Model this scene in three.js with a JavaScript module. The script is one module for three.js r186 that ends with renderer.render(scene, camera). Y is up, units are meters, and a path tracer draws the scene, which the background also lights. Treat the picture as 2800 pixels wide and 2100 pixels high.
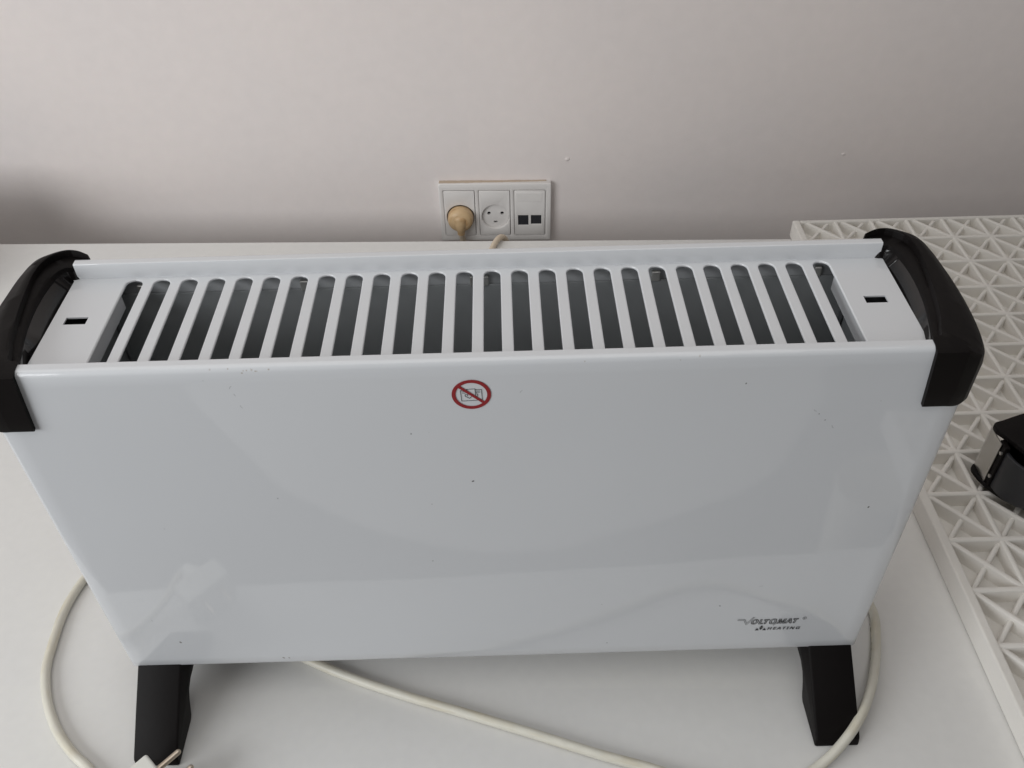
import * as THREE from 'three';
import { RectAreaLightUniformsLib } from 'three/addons/lights/RectAreaLightUniformsLib.js';
import { RoundedBoxGeometry } from 'three/addons/geometries/RoundedBoxGeometry.js';
import { mergeGeometries, toCreasedNormals } from 'three/addons/utils/BufferGeometryUtils.js';
import { ImprovedNoise } from 'three/addons/math/ImprovedNoise.js';

// ---------------------------------------------------------------- camera, light, exposure
const scene = new THREE.Scene();
const camera = new THREE.PerspectiveCamera(45.815, 4 / 3, 0.01, 50);
{
  const R = new THREE.Vector3(0.99960, -0.01711, 0.02227), F = new THREE.Vector3(0.00494, -0.67466, -0.73812);
  const U = new THREE.Vector3().crossVectors(R, F);
  camera.matrixAutoUpdate = true;
  const m = new THREE.Matrix4().makeBasis(R, U, F.clone().negate());
  camera.quaternion.setFromRotationMatrix(m);
  camera.position.set(0.01699, 0.7266, 0.4047);
}
scene.add(camera);
RectAreaLightUniformsLib.init();
scene.background = new THREE.Color().setRGB(0.105, 0.104, 0.105);
const renderer = new THREE.WebGLRenderer({ antialias: true });
renderer.toneMapping = THREE.LinearToneMapping;
renderer.toneMappingExposure = 0.96;
renderer.shadowMap.enabled = true;

function areaLight(name, pos, target, w, h, rgb, k) {
  const l = new THREE.RectAreaLight(new THREE.Color().setRGB(...rgb), k, w, h);
  l.name = name; l.position.set(...pos); l.lookAt(...target); scene.add(l); return l;
}
areaLight('window_daylight', [-1.60, 0.85, 1.00], [0, 0.10, -0.45], 1.5, 1.1, [0.965, 0.985, 1.0], 6.0);
areaLight('ceiling_bounce', [-0.2, 2.1, 0.2], [-0.1, 0, -0.1], 2.4, 1.8, [1.0, 0.98, 0.95], 1.25);

// ---------------------------------------------------------------- helpers
let seed = 20240611;
const rnd = () => { seed = (seed * 1664525 + 1013904223) >>> 0; return seed / 4294967296; };
const noise = new ImprovedNoise();
const fbm = (x, y, z, o = 4) => { let s = 0, a = 1, n = 0; for (let i = 0; i < o; i++) { s += a * noise.noise(x, y, z + i * 7.3); n += a; a *= 0.5; x *= 2.03; y *= 2.03; } return s / n; };
const taken = {};
const numbered = (n) => { const k = taken[n] = (taken[n] ?? -1) + 1; return k ? `${n}_${String(k).padStart(3, '0')}` : n; };
function part(name, geo, mat, parent, label) {
  const m = new THREE.Mesh(geo, mat); m.name = name; m.castShadow = m.receiveShadow = true; parent.add(m);
  if (label) m.userData.label = label;
  return m;
}
function thing(name, label, category, pos = [0, 0, 0], ry = 0, group) {
  const g = new THREE.Group(); g.name = numbered(name); g.position.set(...pos); g.rotation.y = ry;
  g.userData = { label, category }; if (group) g.userData.group = group;
  scene.add(g); return g;
}
function structure(name, geo, mat, pos = [0, 0, 0], ry = 0) {
  const m = part(name, geo, mat, scene); m.position.set(...pos); m.rotation.y = ry; m.userData.kind = 'structure'; return m;
}
const box = (x0, x1, y0, y1, z0, z1, r = 0) => {
  const w = x1 - x0, h = y1 - y0, d = z1 - z0;
  const g = r ? new RoundedBoxGeometry(w, h, d, 3, r) : new THREE.BoxGeometry(w, h, d);
  return g.translate((x0 + x1) / 2, (y0 + y1) / 2, (z0 + z1) / 2);
};
// grid surface from rows of points
function gridGeo(rows, { closeRow = false, closeCol = false, uv = null, crease = 0 } = {}) {
  const R = rows.length, C = rows[0].length, p = [], t = [], idx = [];
  for (let i = 0; i < R; i++) for (let j = 0; j < C; j++) { const q = rows[i][j]; p.push(q[0], q[1], q[2]); const a = uv ? uv(q) : [j / (C - 1), i / (R - 1)]; t.push(a[0], a[1]); }
  for (let i = 0; i < R - (closeRow ? 0 : 1); i++) for (let j = 0; j < C - (closeCol ? 0 : 1); j++) {
    const a = i * C + j, b = i * C + (j + 1) % C, c = ((i + 1) % R) * C + j, d = ((i + 1) % R) * C + (j + 1) % C;
    idx.push(a, b, d, a, d, c);
  }
  let g = new THREE.BufferGeometry();
  g.setAttribute('position', new THREE.Float32BufferAttribute(p, 3)); g.setAttribute('uv', new THREE.Float32BufferAttribute(t, 2));
  g.setIndex(idx); g.computeVertexNormals();
  if (crease) g = toCreasedNormals(g, crease);
  return g;
}
function tex(w, h, fn, srgb = false) {
  const d = new Uint8Array(w * h * 4);
  for (let y = 0; y < h; y++) for (let x = 0; x < w; x++) {
    const v = fn(x / w, y / h), k = (y * w + x) * 4;
    if (typeof v === 'number') d[k] = d[k + 1] = d[k + 2] = Math.max(0, Math.min(255, v * 255));
    else for (let c = 0; c < 3; c++) d[k + c] = Math.max(0, Math.min(255, v[c] * 255));
    d[k + 3] = 255;
  }
  const t = new THREE.DataTexture(d, w, h, THREE.RGBAFormat); t.wrapS = t.wrapT = THREE.RepeatWrapping;
  t.magFilter = THREE.LinearFilter; t.minFilter = THREE.LinearMipmapLinearFilter; t.generateMipmaps = true;
  if (srgb) t.colorSpace = THREE.SRGBColorSpace; t.needsUpdate = true; return t;
}
const lin = (r, g, b) => new THREE.Color().setRGB(r, g, b);
const smooth = (pts, n, closed = false) => { const c = new THREE.CatmullRomCurve3(pts.map((p) => new THREE.Vector3(...p)), closed, 'centripetal'); return c.getSpacedPoints(n); };
function cable(pts, r, seg = 200, rad = 14) {
  const c = new THREE.CatmullRomCurve3(pts.map((p) => new THREE.Vector3(...p)), false, 'centripetal');
  return new THREE.TubeGeometry(c, seg, r, rad, false);
}

// ---------------------------------------------------------------- materials
const wallTone = tex(512, 512, (u, v) => { const n = fbm(u * 5, v * 5, 1, 4), s = fbm(u * 60, v * 60, 4, 2); const k = 0.975 + n * 0.022 + s * 0.012; return [k, k * (1 - 0.006 * n), k * (1 - 0.012 * n)]; }, true);
const wallBump = tex(512, 512, (u, v) => 0.5 + 0.35 * fbm(u * 70, v * 70, 2, 3) + 0.25 * fbm(u * 9, v * 9, 8, 3));
wallTone.repeat.set(0.9, 0.9); wallBump.repeat.set(2.2, 2.2);
const M = {};
M.wall = new THREE.MeshStandardMaterial({ color: lin(0.815, 0.752, 0.728), map: wallTone, roughness: 0.62, bumpMap: wallBump, bumpScale: 0.00022 });
const deskTone = tex(1024, 1024, (u, v) => { const n = fbm(u * 6, v * 6, 3, 4), s = fbm(u * 150, v * 150, 5, 2); const k = 0.97 + n * 0.03 + s * 0.012; return [k, k, k * (1 - 0.01 * n)]; }, true);
const deskRough = tex(512, 512, (u, v) => 0.42 + 0.14 * fbm(u * 8, v * 8, 6, 4));
M.desk = new THREE.MeshStandardMaterial({ color: lin(0.745, 0.738, 0.718), map: deskTone, roughness: 1, roughnessMap: deskRough });
M.floor = new THREE.MeshStandardMaterial({ color: lin(0.20, 0.185, 0.17), roughness: 0.6 });
const paintBump = tex(512, 512, (u, v) => 0.5 + 0.4 * fbm(u * 90, v * 90, 12, 2));
paintBump.repeat.set(6, 6);
const paint = (map) => new THREE.MeshPhysicalMaterial({ color: lin(0.645, 0.660, 0.682), map: map ?? null, roughness: 0.48, clearcoat: 1.0, clearcoatRoughness: 0.045, bumpMap: paintBump, bumpScale: 0.00001 });
M.paint = paint();
M.blackPlastic = new THREE.MeshPhysicalMaterial({ color: lin(0.0056, 0.0044, 0.0043), roughness: 0.5, specularIntensity: 0.24, bumpMap: tex(256, 256, (u, v) => 0.5 + 0.5 * fbm(u * 60, v * 60, 21, 2)), bumpScale: 0.00006 });
M.blackPlastic.bumpMap.repeat.set(4, 4);
M.blackGloss = new THREE.MeshPhysicalMaterial({ color: lin(0.008, 0.007, 0.007), roughness: 0.16 });
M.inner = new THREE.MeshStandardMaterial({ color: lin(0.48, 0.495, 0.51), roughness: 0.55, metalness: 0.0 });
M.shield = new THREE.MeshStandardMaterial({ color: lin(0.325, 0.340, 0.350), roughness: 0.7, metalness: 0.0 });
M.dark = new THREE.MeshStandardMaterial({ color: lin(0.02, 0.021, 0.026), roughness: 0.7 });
M.tab = new THREE.MeshStandardMaterial({ color: lin(0.6, 0.6, 0.58), roughness: 0.4, metalness: 0.6 });
const cordTone = tex(1024, 64, (u, v) => { const n = fbm(u * 40, v * 3, 31, 4), d = Math.max(0, fbm(u * 12, v * 2, 37, 3)); return [0.97 + n * 0.05 - d * 0.10, 0.965 + n * 0.05 - d * 0.14, 0.95 + n * 0.05 - d * 0.22]; }, true);
M.cord = new THREE.MeshPhysicalMaterial({ color: lin(0.70, 0.685, 0.62), map: cordTone, roughness: 0.42 });
M.plugWhite = new THREE.MeshPhysicalMaterial({ color: lin(0.68, 0.67, 0.62), roughness: 0.4 });
M.pin = new THREE.MeshStandardMaterial({ color: lin(0.55, 0.47, 0.38), roughness: 0.35, metalness: 0.85 });
M.red = new THREE.MeshPhysicalMaterial({ color: lin(0.27, 0.004, 0.008), roughness: 0.5, clearcoat: 0.25, clearcoatRoughness: 0.1 });
M.ink = new THREE.MeshPhysicalMaterial({ color: lin(0.015, 0.015, 0.018), roughness: 0.5 });
M.socket = new THREE.MeshPhysicalMaterial({ color: lin(0.76, 0.735, 0.715), roughness: 0.38 });
const tanTone = tex(256, 256, (u, v) => { const n = fbm(u * 5, v * 5, 41, 4), s = Math.max(0, fbm(u * 3, v * 4, 47, 3)); return [0.95 + n * 0.08 - s * 0.25, 0.92 + n * 0.1 - s * 0.4, 0.88 + n * 0.12 - s * 0.55]; }, true);
M.tanPlug = new THREE.MeshPhysicalMaterial({ color: lin(0.66, 0.50, 0.31), map: tanTone, roughness: 0.42 });
M.tanCord = new THREE.MeshPhysicalMaterial({ color: lin(0.62, 0.52, 0.40), roughness: 0.45 });
M.lattice = new THREE.MeshPhysicalMaterial({ color: lin(0.93, 0.905, 0.86), roughness: 0.9, transmission: 0.3, thickness: 0, bumpMap: wallBump, bumpScale: 0.0003 });
M.steel = new THREE.MeshStandardMaterial({ color: lin(0.60, 0.59, 0.57), roughness: 0.32, metalness: 1 });

// ---------------------------------------------------------------- setting: wall, floor, desk
const TH = -0.03662;                                    // desk and wall stand turned against the heater
const place = (x, y, z) => new THREE.Vector3(x, y, z).applyAxisAngle(new THREE.Vector3(0, 1, 0), TH);
{
  const g = new THREE.PlaneGeometry(6, 3.2, 1, 1); const uv = g.attributes.uv; for (let i = 0; i < uv.count; i++) uv.setXY(i, uv.getX(i) * 6, uv.getY(i) * 3.2);
  const wallGeo = new THREE.BoxGeometry(6, 3.2, 0.12);
  const p = wallGeo.attributes.position, t = wallGeo.attributes.uv; for (let i = 0; i < p.count; i++) t.setXY(i, p.getX(i) + p.getZ(i), p.getY(i));
  const c = place(0, 0.86, -0.8170 - 0.06);
  const wallMesh = structure('wall', wallGeo, M.wall, [c.x, c.y, c.z], TH);
  for (const [x, y, r] of [[0.0850, 0.0617, 0.0035], [0.4905, 0.066, 0.0028]]) part('filler_blob', new THREE.SphereGeometry(r, 20, 12).scale(1, 0.85, 0.32).translate(x, y - 0.86, 0.06), M.wall, wallMesh);
  structure('floor', new THREE.BoxGeometry(6, 0.05, 4), M.floor, [0, -0.765, 1.2], TH);
}
{
  const d = thing('desk', 'white laminate desk top with the heater standing on it', 'desk', [0, -0.74, 0], TH);
  const g = box(-1.25, 1.25, 0.712, 0.74, -0.6960, 0.124, 0.0025);
  const p = g.attributes.position, t = g.attributes.uv; for (let i = 0; i < p.count; i++) t.setXY(i, p.getX(i) * 0.7, p.getZ(i) * 0.7);
  part('tabletop', g, M.desk, d);
  for (const x of [-1.18, 1.18]) for (const z of [-0.6, 0.03]) part('leg', box(x - 0.025, x + 0.025, 0, 0.712, z - 0.025, z + 0.025, 0.003), M.desk, d);
}

{
  const c = place(-0.875, 0, -0.60);
  const b = thing('added_shade_box', 'plain grey box added unseen at the rear left end of the desk to shade the wall', 'box', [c.x, 0, c.z], TH);  // unseen box, added so the far left of the wall is shaded
  part('tub', box(-0.12, 0.12, 0.0005, 0.070, -0.085, 0.085, 0.008), new THREE.MeshStandardMaterial({ color: lin(0.16, 0.15, 0.15), roughness: 0.6 }), b);
  part('lid', box(-0.125, 0.125, 0.0705, 0.084, -0.09, 0.09, 0.006), new THREE.MeshStandardMaterial({ color: lin(0.12, 0.115, 0.115), roughness: 0.6 }), b);
}

// ---------------------------------------------------------------- convector heater
const HT = 0.3759, HB = 0.05, HW = 0.300;
const heater = thing('convector_heater', 'white metal convector heater with slotted top, black handles and black feet', 'heater');
{
  // front panel: folded sheet with a slightly wavy face
  const cnv = document.createElement('canvas'); cnv.width = 2048; cnv.height = 1120; const cx = cnv.getContext('2d');
  cx.fillStyle = '#ffffff'; cx.fillRect(0, 0, 2048, 1120);
  const px = (x, y) => [(x + 0.31) / 0.62 * 2048, 1120 - (y - 0.045) / 0.339 * 1120];
  const mm = 2048 / 620;
  for (const [x, y, r, a, col] of [[-0.0449, 0.3164, 0.45, 0.8, '30,28,30'], [-0.0078, 0.2695, 0.7, 0.95, '18,16,18'], [0.2664, 0.2312, 0.7, 0.9, '18,16,18'], [-0.1404, 0.2577, 0.4, 0.7, '50,48,48'], [-0.0412, 0.1834, 0.5, 0.5, '70,68,60'], [-0.2513, 0.0854, 1.0, 0.5, '60,55,45'], [-0.1735, 0.0582, 1.0, 0.5, '80,72,58'], [-0.169, 0.0579, 0.8, 0.45, '80,72,58'], [0.1621, 0.3515, 0.5, 0.7, '40,38,38'], [0.1784, 0.1156, 0.6, 0.8, '30,28,30'], [0.0856, 0.1222, 0.35, 0.5, '70,70,70'], [0.2125, 0.3236, 0.4, 0.6, '60,58,58'], [0.2175, 0.318, 0.4, 0.6, '60,58,58'], [-0.037, 0.247, 0.35, 0.5, '80,80,80'], [0.0925, 0.0672, 0.5, 0.6, '50,48,48']]) {
    const [X, Y] = px(x, y); cx.fillStyle = `rgba(${col},${a})`; cx.beginPath(); cx.ellipse(X, Y, r * mm * 1.25, r * mm * 0.75, rnd() * 3, 0, 7); cx.fill();
  }
  cx.lineWidth = 1.1; for (const [x, y, dx, dy] of [[-0.15, 0.3591, 1.5, 2.2], [-0.1483, 0.3552, 0.7, -2], [-0.1465, 0.3455, 1, -2.5], [0.2085, 0.3275, 2, -1.6], [0.223, 0.3130, 1.5, -2.5], [0.0245, 0.3495, 1.4, 1.9], [0.2052, 0.1402, 3, 0.6], [-0.2655, 0.118, 0.8, -1.8]]) {
    const [X, Y] = px(x, y); cx.strokeStyle = 'rgba(90,88,88,0.35)'; cx.beginPath(); cx.moveTo(X, Y); cx.quadraticCurveTo(X + dx * mm * 0.2, Y - dy * mm * 0.7, X + dx * mm, Y - dy * mm); cx.stroke();
  }
  for (let i = 0; i < 22; i++) { const [X, Y] = px(-0.3 + rnd() * 0.6, 0.05 + rnd() * 0.326); cx.fillStyle = `rgba(90,86,80,${0.06 + rnd() * 0.16})`; const r = 0.5 + rnd() * 0.9; cx.beginPath(); cx.arc(X, Y, r, 0, 7); cx.fill(); }
  for (let i = 0; i < 14; i++) { const [X, Y] = px(-0.16 + rnd() * 0.04 + (i > 9 ? 0.3 * rnd() : 0), 0.3752 - rnd() * 0.004); cx.fillStyle = `rgba(120,84,50,${0.12 + rnd() * 0.25})`; cx.beginPath(); cx.arc(X, Y, 0.8 + rnd() * 1.2, 0, 7); cx.fill(); }
  const map = new THREE.CanvasTexture(cnv); map.colorSpace = THREE.SRGBColorSpace; map.anisotropy = 8;
  const faceMat = paint(map); faceMat.bumpMap = null;
  const waveAt = (x, y) => { const e = Math.min(1, Math.max(0, (HW - Math.abs(x)) / 0.05)) * Math.min(1, Math.max(0, (y - HB) / 0.03)) * Math.min(1, Math.max(0, (HT - y) / 0.03)); return e * (0.8 * noise.noise(x * 4.3 + 5.1, y * 6, 0.5) + 0.45 * noise.noise(x * 9 + 1, y * 11, 3.7)); };
  const sheet = (cut, lipDepth, lipDrop, sideR, ret, topR, wave) => {
    const prof = [];                                   // [y, z] from the bottom return, up the face, over the lip
    prof.push([HB, -0.014], [HB, -0.0032]);
    for (let a = 0; a <= 6; a++) { const t = a / 6 * Math.PI / 2; prof.push([HB + 0.0028 * (1 - Math.sin(t)) , -0.0028 * (1 - Math.sin(t)) ]); if (a) prof[prof.length - 1] = [HB + 0.0028 * (1 - Math.cos(t)), -0.0028 * (1 - Math.sin(t))]; else prof[prof.length - 1] = [HB, -0.0028]; }
    for (let k = 1; k < 34; k++) prof.push([HB + 0.0028 + (HT - topR - HB - 0.0028) * k / 34, 0]);
    for (let a = 0; a <= 8; a++) { const t = a / 8 * Math.PI / 2; prof.push([HT - topR * (1 - Math.sin(t)), -topR * (1 - Math.cos(t))]); }
    prof.push([HT, -lipDepth + 0.0012]);
    for (let a = 1; a <= 4; a++) { const t = a / 4 * Math.PI / 2; prof.push([HT - 0.0012 * (1 - Math.cos(t)), -lipDepth + 0.0012 - 0.0012 * Math.sin(t)]); }
    prof.push([HT - lipDrop, -lipDepth]);
    const cols = []; cols.push([-HW, -ret], [-HW, -sideR]);
    for (let a = 1; a <= 6; a++) { const t = a / 6 * Math.PI / 2; cols.push([-HW + sideR * (1 - Math.cos(t)), -sideR * (1 - Math.sin(t))]); }
    for (let k = 1; k < 60; k++) cols.push([-HW + sideR + (2 * HW - 2 * sideR) * k / 60, 0]);
    for (let a = 0; a <= 6; a++) { const t = a / 6 * Math.PI / 2; cols.push([HW - sideR * (1 - Math.sin(t)), -sideR * (1 - Math.cos(t))]); }
    cols.push([HW, -ret]);
    return prof.map(([y, z]) => cols.map(([x, zo]) => {
      if (y > HT - 0.034 && Math.abs(x) > cut) { x = Math.sign(x) * cut; zo = 0; }
      return [x, y, z + zo + (z === 0 && zo === 0 ? wave * waveAt(x, y) : 0)];
    }));
  };
  const uvF = (q) => [(q[0] + 0.31) / 0.62, (q[1] - 0.045) / 0.339];
  const fp = part('front_panel', gridGeo(sheet(0.2765, 0.0088, 0.016, 0.003, 0.019, 0.0036, 0.0011), { uv: uvF, crease: 0.6 }), faceMat, heater, 'glossy white front panel with a red warning symbol and small lettering');
  // red prohibition symbol
  const sx = -0.0052, sy = 0.3493, R = 0.0120, sz = 0.0011 * waveAt(sx, sy) + 0.00025;
  {
    const ring = new THREE.Shape().absarc(0, 0, R, 0, Math.PI * 2, false); ring.holes.push(new THREE.Path().absarc(0, 0, R * 0.805, 0, Math.PI * 2, true));
    const g1 = new THREE.ExtrudeGeometry(ring, { depth: 0.00012, bevelEnabled: false, curveSegments: 64 });
    const bar = new THREE.BoxGeometry(R * 1.66, R * 0.155, 0.00012).translate(0, 0, 0.00010).rotateZ(-0.74);
    const m = part('warning_symbol', mergeGeometries([g1.toNonIndexed(), bar.toNonIndexed()]), M.red, fp, 'red do-not-cover prohibition ring with diagonal bar'); m.position.set(sx, sy, sz);
    const P = (zx, zy) => [(zx - 1007) / 485 * R, -(zy - 893) / 375 * R], strips = [];
    const line = (...pts) => { for (let i = 0; i + 1 < pts.length; i++) { const [ax, ay] = P(...pts[i]), [bx, by] = P(...pts[i + 1]); const L = Math.hypot(bx - ax, by - ay); strips.push(new THREE.BoxGeometry(L + 0.0003, 0.0003, 0.00006).rotateZ(Math.atan2(by - ay, bx - ax)).translate((ax + bx) / 2, (ay + by) / 2, 0.00002 + strips.length * 0.000001)); } };
    line([850, 780], [740, 785], [760, 1057], [1270, 1040], [1260, 768], [1110, 768]); line([905, 785], [895, 755], [1100, 748], [1110, 930]);
    line([1110, 805], [1215, 805]); line([1110, 838], [1215, 838]); line([1115, 878], [1160, 878], [1160, 930], [1138, 955]); line([780, 815], [830, 815]); line([785, 850], [860, 850]);
    line([920, 880], [850, 890], [855, 935], [960, 990], [1005, 945]); line([910, 890], [912, 925]);
    const pic = part('pictogram', mergeGeometries(strips), M.ink, fp); pic.position.set(sx, sy, sz);
  }
  // lettering
  {
    const c = document.createElement('canvas'); c.width = 1160; c.height = 330; const k = c.getContext('2d');
    k.lineJoin = 'round'; k.lineCap = 'round';
    const glyph = (s, x, y, size) => { k.save(); k.translate(x, y); k.transform(1.28, 0, -0.22, 1, 0, 0); k.font = `bold ${size}px sans-serif`; k.lineWidth = 8; k.strokeStyle = 'rgba(14,15,18,1)'; k.strokeText(s, 0, 0); k.restore(); };
    const poly = (pts, w) => { k.lineWidth = w + 10; k.strokeStyle = 'rgba(14,15,18,1)'; k.beginPath(); pts.forEach((p, i) => i ? k.lineTo(...p) : k.moveTo(...p)); k.stroke(); k.globalCompositeOperation = 'destination-out'; k.lineWidth = w; k.stroke(); k.globalCompositeOperation = 'source-over'; };
    poly([[40, 70], [135, 70], [178, 150], [262, 32]], 13);
    glyph('O', 232, 150, 118, 1); glyph('L', 352, 150, 112, 1); glyph('T', 420, 150, 112, 1); glyph('O', 508, 152, 122, 1); glyph('M', 636, 148, 112, 1); glyph('A', 768, 146, 112, 1); glyph('T', 862, 144, 112, 1);
    poly([[600, 172], [668, 108]], 9);
    k.lineWidth = 5; k.strokeStyle = 'rgba(30,32,36,1)'; k.beginPath(); k.ellipse(1045, 62, 26, 22, 0, 0, 7); k.stroke(); k.fillStyle = 'rgba(30,32,36,1)'; k.font = 'bold 30px sans-serif'; k.fillText('R', 1034, 73);
    k.save(); k.translate(515, 262); k.transform(1.55, 0, -0.25, 1, 0, 0); k.font = 'bold 66px sans-serif'; k.fillText('H E A T I N G'.replace(/ /g, '\u200a'), 0, 0); k.restore();
    k.fillStyle = 'rgba(8,8,10,1)'; const tri = (x, y, w, h) => { k.beginPath(); k.moveTo(x - w / 2, y); k.lineTo(x + w / 2, y); k.lineTo(x, y - h); k.fill(); };
    tri(425, 218, 62, 40); tri(365, 268, 62, 40); tri(478, 268, 62, 40); tri(422, 225, 58, -36);
    const t = new THREE.CanvasTexture(c); t.colorSpace = THREE.SRGBColorSpace;
    const mat = new THREE.MeshStandardMaterial({ map: t, transparent: true, roughness: 0.45 });
    const m = part('lettering', new THREE.PlaneGeometry(0.0611, 0.0256), mat, fp, 'outlined VOLTOMAT lettering over HEATING with small black triangles');
    m.position.set(0.2243, 0.0877, 0.0011 * Math.max(waveAt(0.2, 0.0895), waveAt(0.2226, 0.0895), waveAt(0.245, 0.0895)) + 0.0003); m.rotation.z = -0.006;
  }
  // rear panel (same fold, turned) and sides, bottom
  const rear = gridGeo(sheet(0.2755, 0.0075, 0.016, 0.003, 0.019, 0.0028, 0).map((r) => r.map(([x, y, z]) => [-x, y, -0.1185 - z])), { uv: uvF, crease: 0.6 });
  part('rear_panel', rear, M.paint, heater);
  for (const s of [-1, 1]) part('side_panel', box(s * 0.2985 - 0.0007, s * 0.2985 + 0.0007, HB + 0.001, HT - 0.045, -0.100, -0.0185), M.paint, heater);
  part('base_plate', box(-0.297, 0.297, HB + 0.004, HB + 0.0055, -0.1165, -0.002), M.shield, heater);
}
// slotted top
const GY = HT - 0.012, PITCH = 0.018754, SX0 = -0.0008, SW = 0.01130, ZR = -0.1085, ZF = -0.0115, RR = 0.0009, DEEP = 0.0014;
{
  const half = SW / 2;
  const outline = [];                                   // right edge of a slat, measured from the middle of the slot on its right
  for (let k = 0; k <= 6; k++) outline.push([-half, ZF + (ZR + half - ZF) * k / 6, -1, 0]);
  for (let k = 1; k <= 9; k++) { const a = k / 9 * Math.PI / 2; outline.push([-half * Math.cos(a), ZR + half - half * Math.sin(a), -Math.cos(a), -Math.sin(a)]); }
  const rim = (ox, oz, nx, nz) => { const out = []; for (let k = 0; k <= 5; k++) { const a = k / 5 * Math.PI / 2; const d = RR * (1 - Math.sin(a)); out.push([ox + nx * (RR - d), GY - RR * (1 - Math.cos(Math.PI / 2 - a)) * 0 - RR * (1 - Math.sin(a)) , oz + nz * (RR - d) * 1]); } return out; };
  const edge = (o, side) => {                           // points from the lower edge of the rim up to the flat top
    const [ex, ez, nx, nz] = o, out = [[ex, GY - DEEP, ez]];
    for (let k = 0; k <= 5; k++) { const a = k / 5 * Math.PI / 2; const off = RR * (1 - Math.cos(a)); out.push([ex + nx * off, GY - RR + RR * Math.sin(a), ez + nz * off]); }
    return out.map(([x, y, z]) => [side * x, y, z]);
  };
  const slatRows = outline.map((o) => { const r = edge(o, 1).map(([x, y, z]) => [x + PITCH / 2, y, z]), l = r.map(([x, y, z]) => [-x, y, z]); return [...l, ...r.slice().reverse()]; });
  const slatGeo = gridGeo(slatRows, { crease: 0.7 });
  for (let i = 0; i < 25; i++) { const m = part('slat', slatGeo, M.paint, heater); m.position.x = SX0 + (i - 12) * PITCH; }
  // end plates with a punched hole each, half a slot at the inner edge
  for (const s of [-1, 1]) {
    const x0 = SX0 + s * 12.5 * PITCH, xo = s * 0.2775;
    const rows = outline.map((o) => edge(o, -s).map(([x, y, z]) => [x + x0, y, z]));
    const flange = gridGeo(rows, { crease: 0.7 });
    const sh = new THREE.Shape(); const pts = outline.map(([ex, ez, nx, nz]) => [-s * (ex + nx * RR) + x0, -(ez + nz * RR)]);
    sh.moveTo(...pts[0]); pts.slice(1).forEach((p) => sh.lineTo(...p)); sh.lineTo(xo, -(ZR - RR)); sh.lineTo(xo, -ZF); sh.closePath();
    const hx = s < 0 ? -0.2619 : 0.2585, hole = new THREE.Path(); hole.moveTo(hx - 0.0072, 0.0607); hole.lineTo(hx + 0.0072, 0.0607); hole.lineTo(hx + 0.0072, 0.0680); hole.lineTo(hx - 0.0072, 0.0680); hole.closePath(); sh.holes.push(hole);
    const plate = new THREE.ExtrudeGeometry(sh, { depth: 0.0011, bevelEnabled: false }).rotateX(-Math.PI / 2).translate(0, GY - 0.0011, 0);
    part('end_plate', mergeGeometries([plate.toNonIndexed(), flange.index ? flange.toNonIndexed() : flange]), M.paint, heater);
    // deep white cheek below the outer slot
    part('end_cheek', box(Math.min(x0 + s * half, x0 + s * (half + 0.0012)), Math.max(x0 + s * half, x0 + s * (half + 0.0012)), GY - 0.0115, GY - DEEP + 0.0002, -0.092, -0.004), M.paint, heater);
  }
  part('rear_strip', box(SX0 - 0.2775, SX0 + 0.2775, GY - 0.0011, GY, -0.1112, ZR - RR), M.paint, heater);
  part('front_strip', box(SX0 - 0.2775, SX0 + 0.2775, GY - 0.0011, GY, ZF, -0.0088), M.paint, heater);
  // inside
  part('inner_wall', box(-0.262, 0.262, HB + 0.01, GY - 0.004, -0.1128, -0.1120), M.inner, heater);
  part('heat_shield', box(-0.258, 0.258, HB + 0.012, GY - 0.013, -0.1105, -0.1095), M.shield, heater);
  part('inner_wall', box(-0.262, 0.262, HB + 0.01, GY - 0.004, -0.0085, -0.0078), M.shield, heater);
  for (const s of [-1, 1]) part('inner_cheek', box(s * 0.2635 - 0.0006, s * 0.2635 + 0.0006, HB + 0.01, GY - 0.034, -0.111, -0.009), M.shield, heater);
  for (const [i, w] of [[6, 0.006], [12, 0.003], [13, 0.0035], [19, 0.006], [25, 0.005], [0, 0.005]]) {
    const x = SX0 + (i - 12.5) * PITCH + (i === 12 ? 0.0045 : i === 13 ? -0.0045 : 0.001);
    part('mounting_tab', box(x - w / 2, x + w / 2, GY - 0.0135, GY - 0.0055, -0.1118, -0.1085, 0.0008), M.tab, heater);
  }
}
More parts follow.
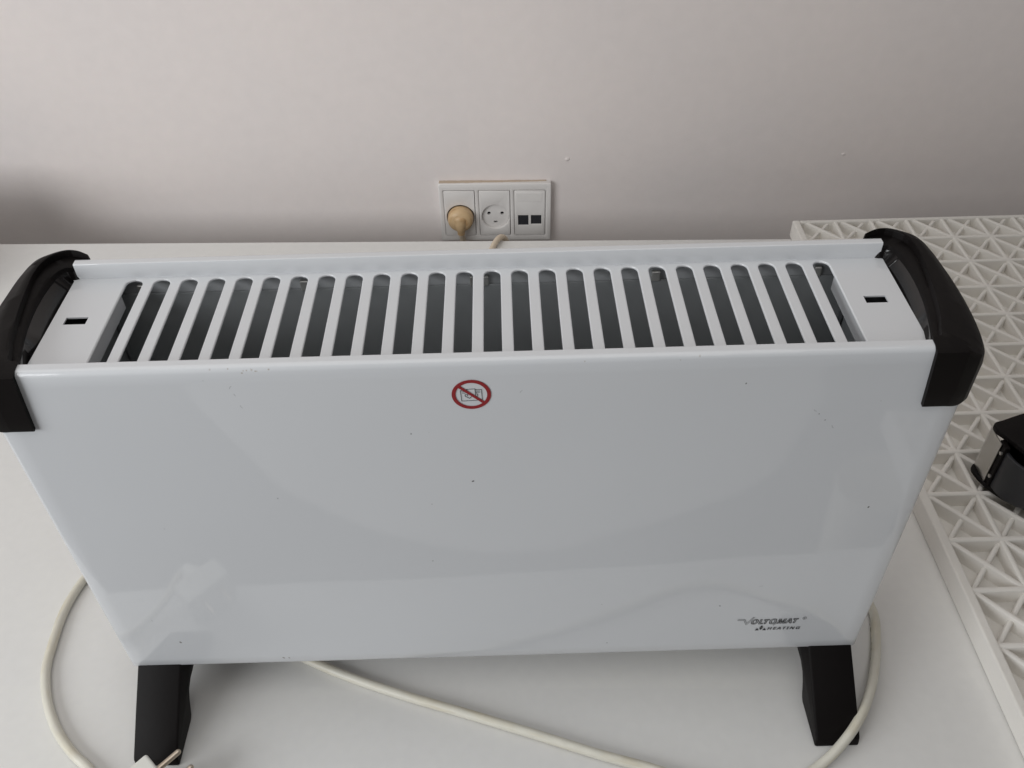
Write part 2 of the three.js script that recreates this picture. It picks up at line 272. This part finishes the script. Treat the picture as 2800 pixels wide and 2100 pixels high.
// black handles over the top corners
{
  const st = [ // outer x,z | upper inner edge x,z | ledge inner edge x,z | extra height
    [0.2705, 0.0036, 0.2715, -0.0095, 0.2712, -0.0097, 0.0012], [0.285, 0.0036, 0.2755, -0.0105, 0.2745, -0.0112, 0.0012], [0.2965, 0.0032, 0.2777, -0.012, 0.2745, -0.0135, 0.0012],
    [0.3052, -0.004, 0.2795, -0.018, 0.2762, -0.020, 0.0012], [0.3105, -0.022, 0.283, -0.028, 0.2790, -0.031, 0.0014], [0.3128, -0.05, 0.2885, -0.054, 0.2840, -0.054, 0.0018],
    [0.3122, -0.08, 0.2925, -0.082, 0.2870, -0.080, 0.0024], [0.3095, -0.105, 0.2937, -0.1, 0.2862, -0.098, 0.003], [0.3055, -0.119, 0.2915, -0.112, 0.2832, -0.1075, 0.0034],
    [0.294, -0.1265, 0.2868, -0.1185, 0.279, -0.1115, 0.0036], [0.284, -0.1290, 0.2803, -0.1228, 0.275, -0.1118, 0.0034], [0.2745, -0.1275, 0.2735, -0.1228, 0.2715, -0.1135, 0.003], [0.266, -0.1232, 0.2655, -0.1195, 0.2650, -0.1165, 0.002],
  ];
  const curve = (a, b) => new THREE.CatmullRomCurve3(st.map((p) => new THREE.Vector3(p[a], 0, p[b])), false, 'centripetal');
  const hgt = new THREE.CatmullRomCurve3(st.map((p, i) => new THREE.Vector3(i, p[6], 0)), false, 'centripetal');
  const co = curve(0, 1), c1 = curve(2, 3), c2 = curve(4, 5), YB = 0.330, N = 96;
  for (const s of [-1, 1]) {
    const rows = [], dx = s < 0 ? -0.0022 : 0;
    for (let i = 0; i <= N; i++) {
      const t = i / N, o = co.getPoint(t), a = c1.getPoint(t), b = c2.getPoint(t), top = HT + hgt.getPoint(t).y;
      const tab = Math.max(0, 1 - t * 12 / 1.6), q = 0.22 + 0.78 * Math.min(1, Math.max(0, t * 12 - 1.7) / 1.4), mix = (f) => [o.x + (a.x - o.x) * f, o.z + (a.z - o.z) * f];
      const ob = { x: Math.min(o.x, 0.3035 + (o.x - 0.3035) * 0.15), z: o.z }, om = (f) => ob.x + (o.x - ob.x) * f;
      const ring = [[b.x, b.z, YB + 0.004], [ob.x - (ob.x - b.x) * 0.12, o.z - (o.z - b.z) * 0.12, YB], [ob.x - (ob.x - b.x) * 0.03, o.z - (o.z - b.z) * 0.03, YB + 0.0008], [ob.x, o.z, YB + 0.003], [om(0.55), o.z, YB + 0.014], [om(0.9), o.z, HT - 0.023], [o.x, o.z, HT - 0.0165], [...mix(0.035), top - 0.0115 * q], [...mix(0.12), top - 0.0078 * q], [...mix(0.28), top - 0.0045 * q], [...mix(0.48), top - 0.0020 * q], [...mix(0.70), top - 0.0005 * q], [...mix(0.93), top + 0.0003], [...mix(0.985), top - 0.0001], [a.x, a.z, top - 0.0008], [a.x, a.z, top - 0.0050], [b.x + (a.x - b.x) * 0.15, b.z + (a.z - b.z) * 0.15, top - 0.0056], [b.x, b.z, top - 0.0064], [b.x + (0.272 - b.x) * 0.2, b.z, HT - 0.012]];
      rows.push(ring.map(([x, z, y]) => [s * (x + tab * (HT - y) * 0.085) + dx, y, z]));
    }
    const n = rows[0].length, caps = [rows[0], rows[N]].map((r, e) => { const c = r.reduce((q, p) => q.map((v, k) => v + p[k] / n), [0, 0, 0]); return gridGeo([r.map(() => c), r], { closeCol: true, crease: 0.5 }); });
    const main = gridGeo(rows, { closeCol: true, crease: 0.75 });
    const h = part('handle', mergeGeometries([main, ...caps].map((g) => g.index ? g.toNonIndexed() : g)), M.blackPlastic, heater);
    // smooth glossy pocket behind the grip
    const pr = []; for (let i = 12; i <= N - 3; i++) { const t = i / N, b = c2.getPoint(t); pr.push([0, 1, 2, 3, 4].map((k) => { const f = k / 4, r = t > 0.62 ? 0.0004 : 0; const inw = Math.min(0.0215, Math.max(0.0004, b.x - 0.2780) / 0.225); return [s * (b.x - 0.0002 - inw * f) + dx, HT - 0.0058 - 0.0265 * f, b.z + r + (t > 0.62 ? 0.006 * f : 0)]; })); }
    part('grip_pocket', gridGeo(pr), M.blackGloss, h);
    part('pocket_floor', box(Math.min(s * 0.262, s * 0.290) + dx, Math.max(s * 0.262, s * 0.290) + dx, HT - 0.046, HT - 0.0445, -0.1125, -0.0095), M.blackPlastic, h);
  }
}
// feet
{
  const front = [[0.0210, 0.0], [0.0600, 0.0], [0.0608, 0.0012], [0.0592, 0.0080], [0.0575, 0.0100], [0.0300, 0.0310], [0.0024, 0.0512], [-0.004, 0.0560]];
  const arch = [[0.0175, 0.0024], [0.0140, 0.0080], [0.0100, 0.0150], [0.0046, 0.0212], [-0.0037, 0.0246], [-0.014, 0.0250], [-0.030, 0.0255]];
  const cz = -0.060, pts = [...front, [cz, 0.056]];
  const all = [...pts, ...front.slice().reverse().map(([z, y]) => [2 * cz - z, y]), ...arch.map(([z, y]) => [2 * cz - z, y]), ...arch.slice().reverse()];
  const sh = new THREE.Shape(); all.forEach(([z, y], i) => i ? sh.lineTo(z, y) : sh.moveTo(z, y)); sh.closePath();
  const g = toCreasedNormals(new THREE.ExtrudeGeometry(sh, { depth: 0.0325, bevelEnabled: true, bevelThickness: 0.0018, bevelSize: 0.0014, bevelOffset: -0.0014, bevelSegments: 3 }).rotateY(-Math.PI / 2), 0.5);
  for (const x of [-0.2610, 0.2965 - 0.0018]) { const m = part('foot', g, M.blackPlastic, heater); m.position.set(x, 0, 0); }
}

// ---------------------------------------------------------------- heater cord with its plug lying in front
{
  const y = 0.0042;
  const cord = thing('power_cord', 'thick off-white cord looping round the heater, its two-pin plug lying at the desk front', 'cord');
  const pts = [[0.20, 0.085, -0.1245], [0.235, 0.055, -0.155], [0.29, 0.012, -0.165], [0.333, y, -0.115], [0.3462, y, -0.0636], [0.3404, y, -0.0348], [0.330, 0.0075, -0.0076], [0.3135, 0.0155, 0.0235], [0.2945, 0.0175, 0.050], [0.2735, 0.0120, 0.0695], [0.2545, 0.0062, 0.0815], [0.223, y, 0.0960], [0.185, y, 0.0960], [0.150, y, 0.0860], [0.1215, y, 0.0758], [0.0853, y, 0.0644], [0.0296, y, 0.0443], [-0.0284, y, 0.0241], [-0.0805, y, 0.0064], [-0.1261, y, -0.0112], [-0.1607, y, -0.0271], [-0.225, y, -0.062], [-0.29, y, -0.116], [-0.345, y, -0.158], [-0.382, y, -0.153], [-0.3965, y, -0.1224], [-0.4029, y, -0.0888], [-0.4017, y, -0.0545], [-0.3981, y, -0.0267], [-0.3854, y, 0.0044], [-0.3683, y, 0.0299], [-0.3479, y, 0.0505], [-0.3327, 0.0045, 0.0621], [-0.3170, 0.007, 0.0790], [-0.3050, 0.012, 0.0985], [-0.2960, 0.019, 0.1130], [-0.2890, 0.024, 0.1140], [-0.282, 0.026, 0.108]];
  const g = cable(pts, 0.0041, 620, 16); const t = g.attributes.uv; for (let i = 0; i < t.count; i++) t.setX(i, t.getX(i) * 3);
  part('cable', g, M.cord, cord);
  {
    const cv = document.createElement('canvas'); cv.width = 256; cv.height = 64; const k = cv.getContext('2d');
    for (let i = 0; i < 420; i++) { const u = (rnd() + rnd() + rnd()) / 3; k.fillStyle = `rgba(${150 + rnd() * 30},${152 + rnd() * 26},${70 + rnd() * 30},${0.10 + rnd() * 0.25})`; k.beginPath(); k.arc(u * 256, 14 + (rnd() + rnd()) / 2 * 36, 1 + rnd() * 3.5, 0, 7); k.fill(); }
    const st = new THREE.CanvasTexture(cv); st.colorSpace = THREE.SRGBColorSpace;
    const seg = cable(pts.slice(4, 8), 0.00418, 60, 20);
    part('stain', seg, new THREE.MeshStandardMaterial({ map: st, transparent: true, roughness: 0.6 }), cord, 'yellow-green stain on the cord by the right foot');
  }
  // plug: flat face, two round pins, pointing back to the right
  const dir = new THREE.Vector3(0.70, 0.06, -0.714).normalize();
  const plug = new THREE.Group(); plug.name = 'plug'; cord.add(plug);
  plug.position.set(-0.2560, 0.0275, 0.0822); plug.quaternion.setFromUnitVectors(new THREE.Vector3(0, 0, -1), dir);
  { const e = new THREE.Euler(); plug.rotation.set(0, Math.atan2(-dir.x, -dir.z), 0); plug.rotateX(0.05); }
  const body = new THREE.Shape(); const bw = 0.0225, bh = 0.0165; body.moveTo(-bw + 0.004, -bh); body.lineTo(bw - 0.004, -bh); body.quadraticCurveTo(bw, -bh, bw, -bh + 0.004); body.lineTo(bw, bh - 0.004); body.quadraticCurveTo(bw, bh, bw - 0.004, bh); body.lineTo(-bw + 0.004, bh); body.quadraticCurveTo(-bw, bh, -bw, bh - 0.004); body.lineTo(-bw, -bh + 0.004); body.quadraticCurveTo(-bw, -bh, -bw + 0.004, -bh);
  const bg = new THREE.ExtrudeGeometry(body, { depth: 0.022, bevelEnabled: true, bevelThickness: 0.002, bevelSize: 0.002, bevelOffset: -0.002, bevelSegments: 3 }).translate(0, -0.004, 0.004);
  const tail = new THREE.CylinderGeometry(0.0055, 0.013, 0.024, 24).rotateX(Math.PI / 2).translate(0, -0.003, 0.038);
  part('body', mergeGeometries([bg.toNonIndexed(), tail.toNonIndexed()]), M.plugWhite, plug);
  for (const x of [-0.0092, 0.0092]) part('pin', new THREE.CapsuleGeometry(0.0024, 0.0185, 6, 18).rotateX(Math.PI / 2).translate(x, 0.003, -0.0065), M.pin, plug);
}

// ---------------------------------------------------------------- wall socket with its plug and cables
{
  const K = 1.080, o = place(-0.0262 + 0.058 * (1 - K), 0.7266 * (1 - K), -0.8168);
  const s = thing('wall_socket', 'white three-gang wall plate with a plug socket and two data openings', 'socket', [o.x, o.y, o.z], TH); s.scale.setScalar(K);
  const rr = (x0, x1, y0, y1, r) => { const p = new THREE.Shape(); p.moveTo(x0 + r, y0); p.lineTo(x1 - r, y0); p.quadraticCurveTo(x1, y0, x1, y0 + r); p.lineTo(x1, y1 - r); p.quadraticCurveTo(x1, y1, x1 - r, y1); p.lineTo(x0 + r, y1); p.quadraticCurveTo(x0, y1, x0, y1 - r); p.lineTo(x0, y0 + r); p.quadraticCurveTo(x0, y0, x0 + r, y0); return p; };
  const frame = rr(-0.0729, 0.0855, -0.0138, 0.0792, 0.003);
  const mods = [[-0.0665, -0.0222], [-0.0167, 0.0276], [0.0331, 0.0774]];
  for (const [a, b] of mods) frame.holes.push(rr(a, b, -0.0046, 0.0688, 0.0022));
  const ext = (sh, d, b) => new THREE.ExtrudeGeometry(sh, { depth: d - b, bevelEnabled: b > 0, bevelThickness: b, bevelSize: b, bevelOffset: -b, bevelSegments: 3, curveSegments: 24 });
  part('frame_plate', toCreasedNormals(ext(frame, 0.0095, 0.0016), 0.6), M.socket, s);
  const g = 0.0005;
  const ins = (i, holes) => { const [a, b] = mods[i], sh = rr(a + g, b - g, -0.0046 + g, 0.0688 - g, 0.0019); for (const h of holes) sh.holes.push(h); return toCreasedNormals(ext(sh, 0.0102, 0.0006), 0.6); };
  const circ = (x, y, r) => new THREE.Path().absarc(x, y, r, 0, Math.PI * 2, true);
  for (const i of [0, 1]) {
    const x = (mods[i][0] + mods[i][1]) / 2 + (i ? 0.001 : 0.0009), y = 0.0262;
    const m = part('socket_insert', ins(i, [circ(x, y, 0.0199)]), M.socket, s);
    const well = [[0.0199, 0.0092], [0.0194, 0.0080], [0.0190, -0.004]];
    part('socket_well', new THREE.LatheGeometry(well.map(([r, z]) => new THREE.Vector2(r, z)), 56).rotateX(Math.PI / 2).translate(x, y, 0), M.socket, m);
    const face = new THREE.Shape().absarc(x, y, 0.0191, 0, Math.PI * 2, false);
    for (const dx of [-0.0094, 0.0094]) face.holes.push(circ(x + dx, y + 0.0035, 0.0026));
    const e = new THREE.Path(); e.absarc(x, y - 0.0093, 0.0032, Math.PI, 2 * Math.PI, false); e.lineTo(x - 0.0032, y - 0.0093); face.holes.push(e);
    part('socket_face', new THREE.ExtrudeGeometry(face, { depth: 0.003, bevelEnabled: false, curveSegments: 32 }).translate(0, 0, 0.0025), M.socket, m);
    part('dark_hole_backing', new THREE.CircleGeometry(0.0188, 40).translate(x, y, 0.0008), M.dark, m);  // near-black disc behind the holes, their shade put into its colour
  }
  const q = (x0, x1, y0, y1) => { const p = new THREE.Path(); p.moveTo(x0, y0); p.lineTo(x0, y1); p.lineTo(x1, y1); p.lineTo(x1, y0); p.closePath(); return p; };
  const di = part('data_insert', ins(2, [q(0.0387, 0.0535, 0.0122, 0.0287), q(0.0571, 0.0719, 0.0138, 0.0287)]), M.socket, s);
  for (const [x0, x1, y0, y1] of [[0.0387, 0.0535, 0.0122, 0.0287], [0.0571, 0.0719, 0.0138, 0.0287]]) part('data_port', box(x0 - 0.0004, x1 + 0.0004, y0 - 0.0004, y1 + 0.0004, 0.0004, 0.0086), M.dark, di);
  part('label_window', box(0.0362, 0.0727, 0.0516, 0.0652, 0.0095, 0.01055, 0.0004), M.socket, di);
  // strip of old paint left on the upper edge
  const chips = []; for (let i = 0; i < 26; i++) { const x = -0.0715 + i * 0.0060; if (i < 25) chips.push(box(x, x + 0.0061, 0.0790, 0.0792 + 0.0003 + rnd() * 0.0004, 0.0003, (0.0066 + rnd() * 0.0012) * (1 - i / 40))); }
  part('paint_residue', mergeGeometries(chips), new THREE.MeshStandardMaterial({ color: lin(0.50, 0.40, 0.31), roughness: 0.8 }), s, 'tan residue along the upper edge of the plate');

  const c = thing('plugged_cord', 'yellowed tan round plug in the wall socket with its cord hanging behind the desk', 'plug', [o.x, o.y, o.z], TH); c.scale.setScalar(K);
  const px = -0.0434, py = 0.0262;
  const prof = [[0, 0.0265], [0.006, 0.0263], [0.0115, 0.0254], [0.0155, 0.0234], [0.0174, 0.0206], [0.0182, 0.017], [0.0184, 0.012], [0.0184, 0.006], [0, 0.006]].reverse();
  const pg = new THREE.LatheGeometry(prof.map(([r, z]) => new THREE.Vector2(r, z)), 48).rotateX(Math.PI / 2).translate(px, py, 0);
  part('plug_body', pg, M.tanPlug, c);
  const neckPts = [[px, py + 0.011, 0.0120], [px, py + 0.001, 0.0185], [px + 0.0002, py - 0.0100, 0.0225], [px + 0.0005, py - 0.0200, 0.0218]];
  const nc = new THREE.CatmullRomCurve3(neckPts.map((p) => new THREE.Vector3(...p))), fr = nc.computeFrenetFrames(20), nrow = [];
  for (let i = 0; i <= 20; i++) { const p = nc.getPointAt(i / 20), r = (i < 7 ? 0.0050 + 0.0068 * Math.sin(i / 7 * Math.PI / 2) : 0.0118 - 0.0066 * Math.min(1, (i - 7) / 11) ** 0.9) + (i > 17 ? 0.0003 : 0); nrow.push(Array.from({ length: 20 }, (_, k) => { const a = k / 20 * Math.PI * 2; return [p.x + r * (Math.cos(a) * fr.normals[i].x + Math.sin(a) * fr.binormals[i].x), p.y + r * (Math.cos(a) * fr.normals[i].y + Math.sin(a) * fr.binormals[i].y), p.z + r * (Math.cos(a) * fr.normals[i].z + Math.sin(a) * fr.binormals[i].z)]; })); }
  part('plug_neck', gridGeo(nrow, { closeCol: true }), M.tanPlug, c);
  part('cable', cable([[px + 0.0003, py - 0.016, 0.0218], [px + 0.0012, py - 0.027, 0.0185], [px + 0.002, py - 0.045, 0.0125], [px + 0.003, -0.07, 0.0095], [px + 0.01, -0.25, 0.0095], [px + 0.03, -0.45, 0.012], [px + 0.03, -0.625, 0.012]], 0.0042, 120), M.tanCord, c);
}
{
  const l = thing('loose_cable', 'short beige cable bend hooked over the rear edge of the desk', 'cable');
  part('cable', cable([[-0.010, 0.0044, -0.625], [-0.004, 0.0044, -0.655], [0.0005, 0.0045, -0.668], [0.0040, 0.0058, -0.6785], [0.0085, 0.0068, -0.6880], [0.0140, 0.0042, -0.6985], [0.0195, -0.006, -0.7075], [0.0225, -0.025, -0.7140], [0.024, -0.06, -0.7195], [0.026, -0.3, -0.722], [0.03, -0.734, -0.722]], 0.0042, 160), M.tanCord, l);
}

{
  const r = thing('added_reflected_disc', 'pale round rug added unseen on the floor to mirror in the heater front', 'disc', [0.03, -0.74, 1.57]);  // unseen disc added for the pale curved reflection in the front panel
  part('disc_body', new THREE.LatheGeometry([[0, 0.0005], [0.846, 0.0005], [0.852, 0.004], [0.850, 0.009], [0.842, 0.011], [0, 0.011]].map((v) => new THREE.Vector2(...v)), 96), new THREE.MeshStandardMaterial({ color: lin(0.74, 0.72, 0.69), roughness: 0.95 }), r);
}
{
  const b = thing('waste_bin', 'cream round bin on the floor in front of the desk', 'bin', [0.622, -0.74, 0.578]);
  const m = new THREE.MeshStandardMaterial({ color: lin(0.88, 0.84, 0.74), roughness: 0.5 });
  part('bin_wall', new THREE.LatheGeometry([[0, 0.004], [0.048, 0.004], [0.050, 0.0], [0.053, 0.002], [0.064, 0.338], [0.067, 0.342], [0.065, 0.346], [0.061, 0.342], [0.0505, 0.008], [0, 0.008]].map((v) => new THREE.Vector2(...v)), 56), m, b);
}

// ---------------------------------------------------------------- white lattice panel with the tape dispenser on it
{
  const X0 = 0.4250, X1 = 0.86, Z0 = -0.6880, Z1 = 0.30, T = 0.0260;
  const p = thing('lattice_panel', 'thick off-white plastic lattice panel of ribs and triangular openings right of the heater', 'panel');
  const prism = (ax, az, bx, bz, wt, wb, top, bot) => {   // a rib with sloping flanks and a rounded crown
    const dx = bx - ax, dz = bz - az, L = Math.hypot(dx, dz), nx = -dz / L, nz = dx / L;
    const sec = [[-wb / 2, bot], [-wb * 0.36, bot + (top - bot) * 0.30], [-wt / 2, top - 0.0013], [-wt * 0.30, top - 0.0003], [0, top], [wt * 0.30, top - 0.0003], [wt / 2, top - 0.0013], [wb * 0.36, bot + (top - bot) * 0.30], [wb / 2, bot]];
    const rows = [0, 0.25, 0.5, 0.75, 1].map((t) => { const j = (t > 0 && t < 1 ? (rnd() - 0.5) * 0.0008 : 0); return sec.map(([o, y]) => [ax + dx * t + nx * (o + j), y, az + dz * t + nz * (o + j)]); });
    return gridGeo(rows, { uv: (q) => [q[0], q[2] + q[1]] });
  };
  const DX = 0.0501, DZ = 0.0569, XA = 0.4342, ZA = -0.1258;
  const sides = [[X0, Z0, X0, Z1], [X0, Z0, X1, Z0], [X1, Z0, X1, Z1], [X0, Z1, X1, Z1]];
  part('rim', box(X0, X0 + 0.0095, 0.0004, T, Z0, Z1, 0.0022), M.lattice, p);
  part('rim', box(X0 + 0.0096, X1, 0.0004, T - 0.0005, Z0, Z0 + 0.006, 0.002), M.lattice, p);
  part('rim', box(X1 - 0.008, X1, 0.0004, T, Z0 + 0.0062, Z1, 0.002), M.lattice, p);
  part('rim', box(X0 + 0.0096, X1 - 0.0082, 0.0004, T - 0.0005, Z1 - 0.008, Z1, 0.002), M.lattice, p);
  part('bottom_skin', box(X0 + 0.0050, X1 - 0.004, 0.0006, 0.0100, Z0 + 0.003, Z1 - 0.004), M.lattice, p);
  const xa = X0 + 0.008, xb = X1 - 0.006, za = Z0 + 0.004, zb = Z1 - 0.006;
  for (let x = XA + DX; x < xb; x += DX) part('rib', prism(x, za, x, zb, 0.0056, 0.0092, T - 0.0012, 0.0016), M.lattice, p);
  for (let z = ZA - DZ * 10; z < zb; z += DZ) if (z > za) part('rib', prism(xa, z, xb, z, 0.0062, 0.0118, T - 0.0008, 0.0018), M.lattice, p);
  const clip = (ax, az, sx) => {                        // 45-degree family through (ax, az)
    const k = DZ / DX * sx; let t0 = xa - ax, t1 = xb - ax; const zt = (z) => (z - az) / k; const lo = Math.min(zt(za), zt(zb)), hi = Math.max(zt(za), zt(zb));
    t0 = Math.max(t0, lo); t1 = Math.min(t1, hi); return t1 - t0 > 0.01 ? [ax + t0, az + t0 * k, ax + t1, az + t1 * k] : null;
  };
  for (let i = -26; i < 26; i++) {
    const a = clip(XA, ZA + i * DZ, 1), b = clip(XA, ZA + i * DZ, -1);
    if (a) part('rib', prism(...a, 0.0062, 0.0124, T - 0.0016, 0.0020), M.lattice, p);
    if (b) part('rib', prism(...b, 0.0046, 0.0080, T - 0.0040, 0.0022), M.lattice, p);
  }
  // tape dispenser standing on its side
  const Y = 0.0256;
  const d = thing('tape_dispenser', 'black tape dispenser with a serrated steel blade standing on the lattice panel', 'tape dispenser', [0.532, Y, -0.198]);
  const Hh = 0.0625, loc = (x, z) => [x - 0.533, z + 0.198];
  const plate = (pts, y0, y1, r) => { const sh = new THREE.Shape(); const c = smooth(pts.map(([x, z]) => { const q = loc(x, z); return [q[0], -q[1], 0]; }), 90, true); c.forEach((v, i) => i ? sh.lineTo(v.x, v.y) : sh.moveTo(v.x, v.y)); sh.closePath(); return toCreasedNormals(new THREE.ExtrudeGeometry(sh, { depth: y1 - y0 - 2 * r, bevelEnabled: true, bevelThickness: r, bevelSize: r, bevelOffset: -r, bevelSegments: 3 }).rotateX(-Math.PI / 2).translate(0, y0 + r, 0), 0.7); };
  part('side_flange', plate([[0.4915, -0.2110], [0.4945, -0.2165], [0.503, -0.2195], [0.530, -0.2290], [0.560, -0.235], [0.578, -0.215], [0.575, -0.185], [0.555, -0.160], [0.530, -0.157], [0.5105, -0.1720], [0.4975, -0.1965], [0.4925, -0.2050]], Hh - 0.0035, Hh + 0.0025, 0.0016), M.blackPlastic, d);
  part('side_flange', plate([[0.4885, -0.2110], [0.492, -0.2165], [0.503, -0.2195], [0.530, -0.2290], [0.560, -0.235], [0.578, -0.215], [0.575, -0.185], [0.555, -0.158], [0.530, -0.154], [0.5055, -0.1700], [0.493, -0.1900], [0.4890, -0.2030]], 0.0002, 0.005, 0.0015), M.blackPlastic, d);
  const ring = new THREE.LatheGeometry([[0.0338, 0.0052], [0.0345, 0.0060], [0.0345, 0.0522], [0.0338, 0.0530], [0.0312, 0.0530], [0.0305, 0.0522], [0.0305, 0.0052]].map((v) => new THREE.Vector2(...v)), 64).translate(-0.002, 0, 0.012);
  part('tape_roll', ring, new THREE.MeshPhysicalMaterial({ color: lin(0.022, 0.023, 0.027), roughness: 0.36 }), d);
  part('hub', new THREE.CylinderGeometry(0.018, 0.018, 0.056, 32).translate(-0.002, 0.0332, 0.012), M.blackPlastic, d);
  {
    const sh = new THREE.Shape(); const zt = -0.2148, zf = -0.1925, y0 = 0.0055, y1 = Hh - 0.0040, n = 30; sh.moveTo(zf, y0); sh.lineTo(zf, y1); sh.lineTo(zt + 0.001, y1);
    for (let i = 0; i < n; i++) { const a = y1 - (y1 - y0) * (i + 0.5) / n, b = y1 - (y1 - y0) * (i + 1) / n; sh.lineTo(zt - 0.0022, a); sh.lineTo(zt + 0.001, b); } sh.closePath();
    part('blade', new THREE.ExtrudeGeometry(sh, { depth: 0.0008, bevelEnabled: false }).rotateY(-Math.PI / 2).translate(0.4936 - 0.533, 0, 0.198), M.steel, d, 'steel cutting blade with a row of fine teeth');
    const bar = box(0.4942 - 0.533, 0.4992 - 0.533, 0.005, Hh - 0.0035, -0.1985 + 0.198, -0.1860 + 0.198, 0.001); part('blade_holder', bar, M.blackPlastic, d);
    for (const y of [0.0175, 0.0500]) part('rivet', new THREE.CylinderGeometry(0.0019, 0.0019, 0.0022, 20).rotateZ(Math.PI / 2).translate(0.4938 - 0.533, y, -0.1888 + 0.198), M.steel, d);
  }
}
renderer.render(scene, camera);
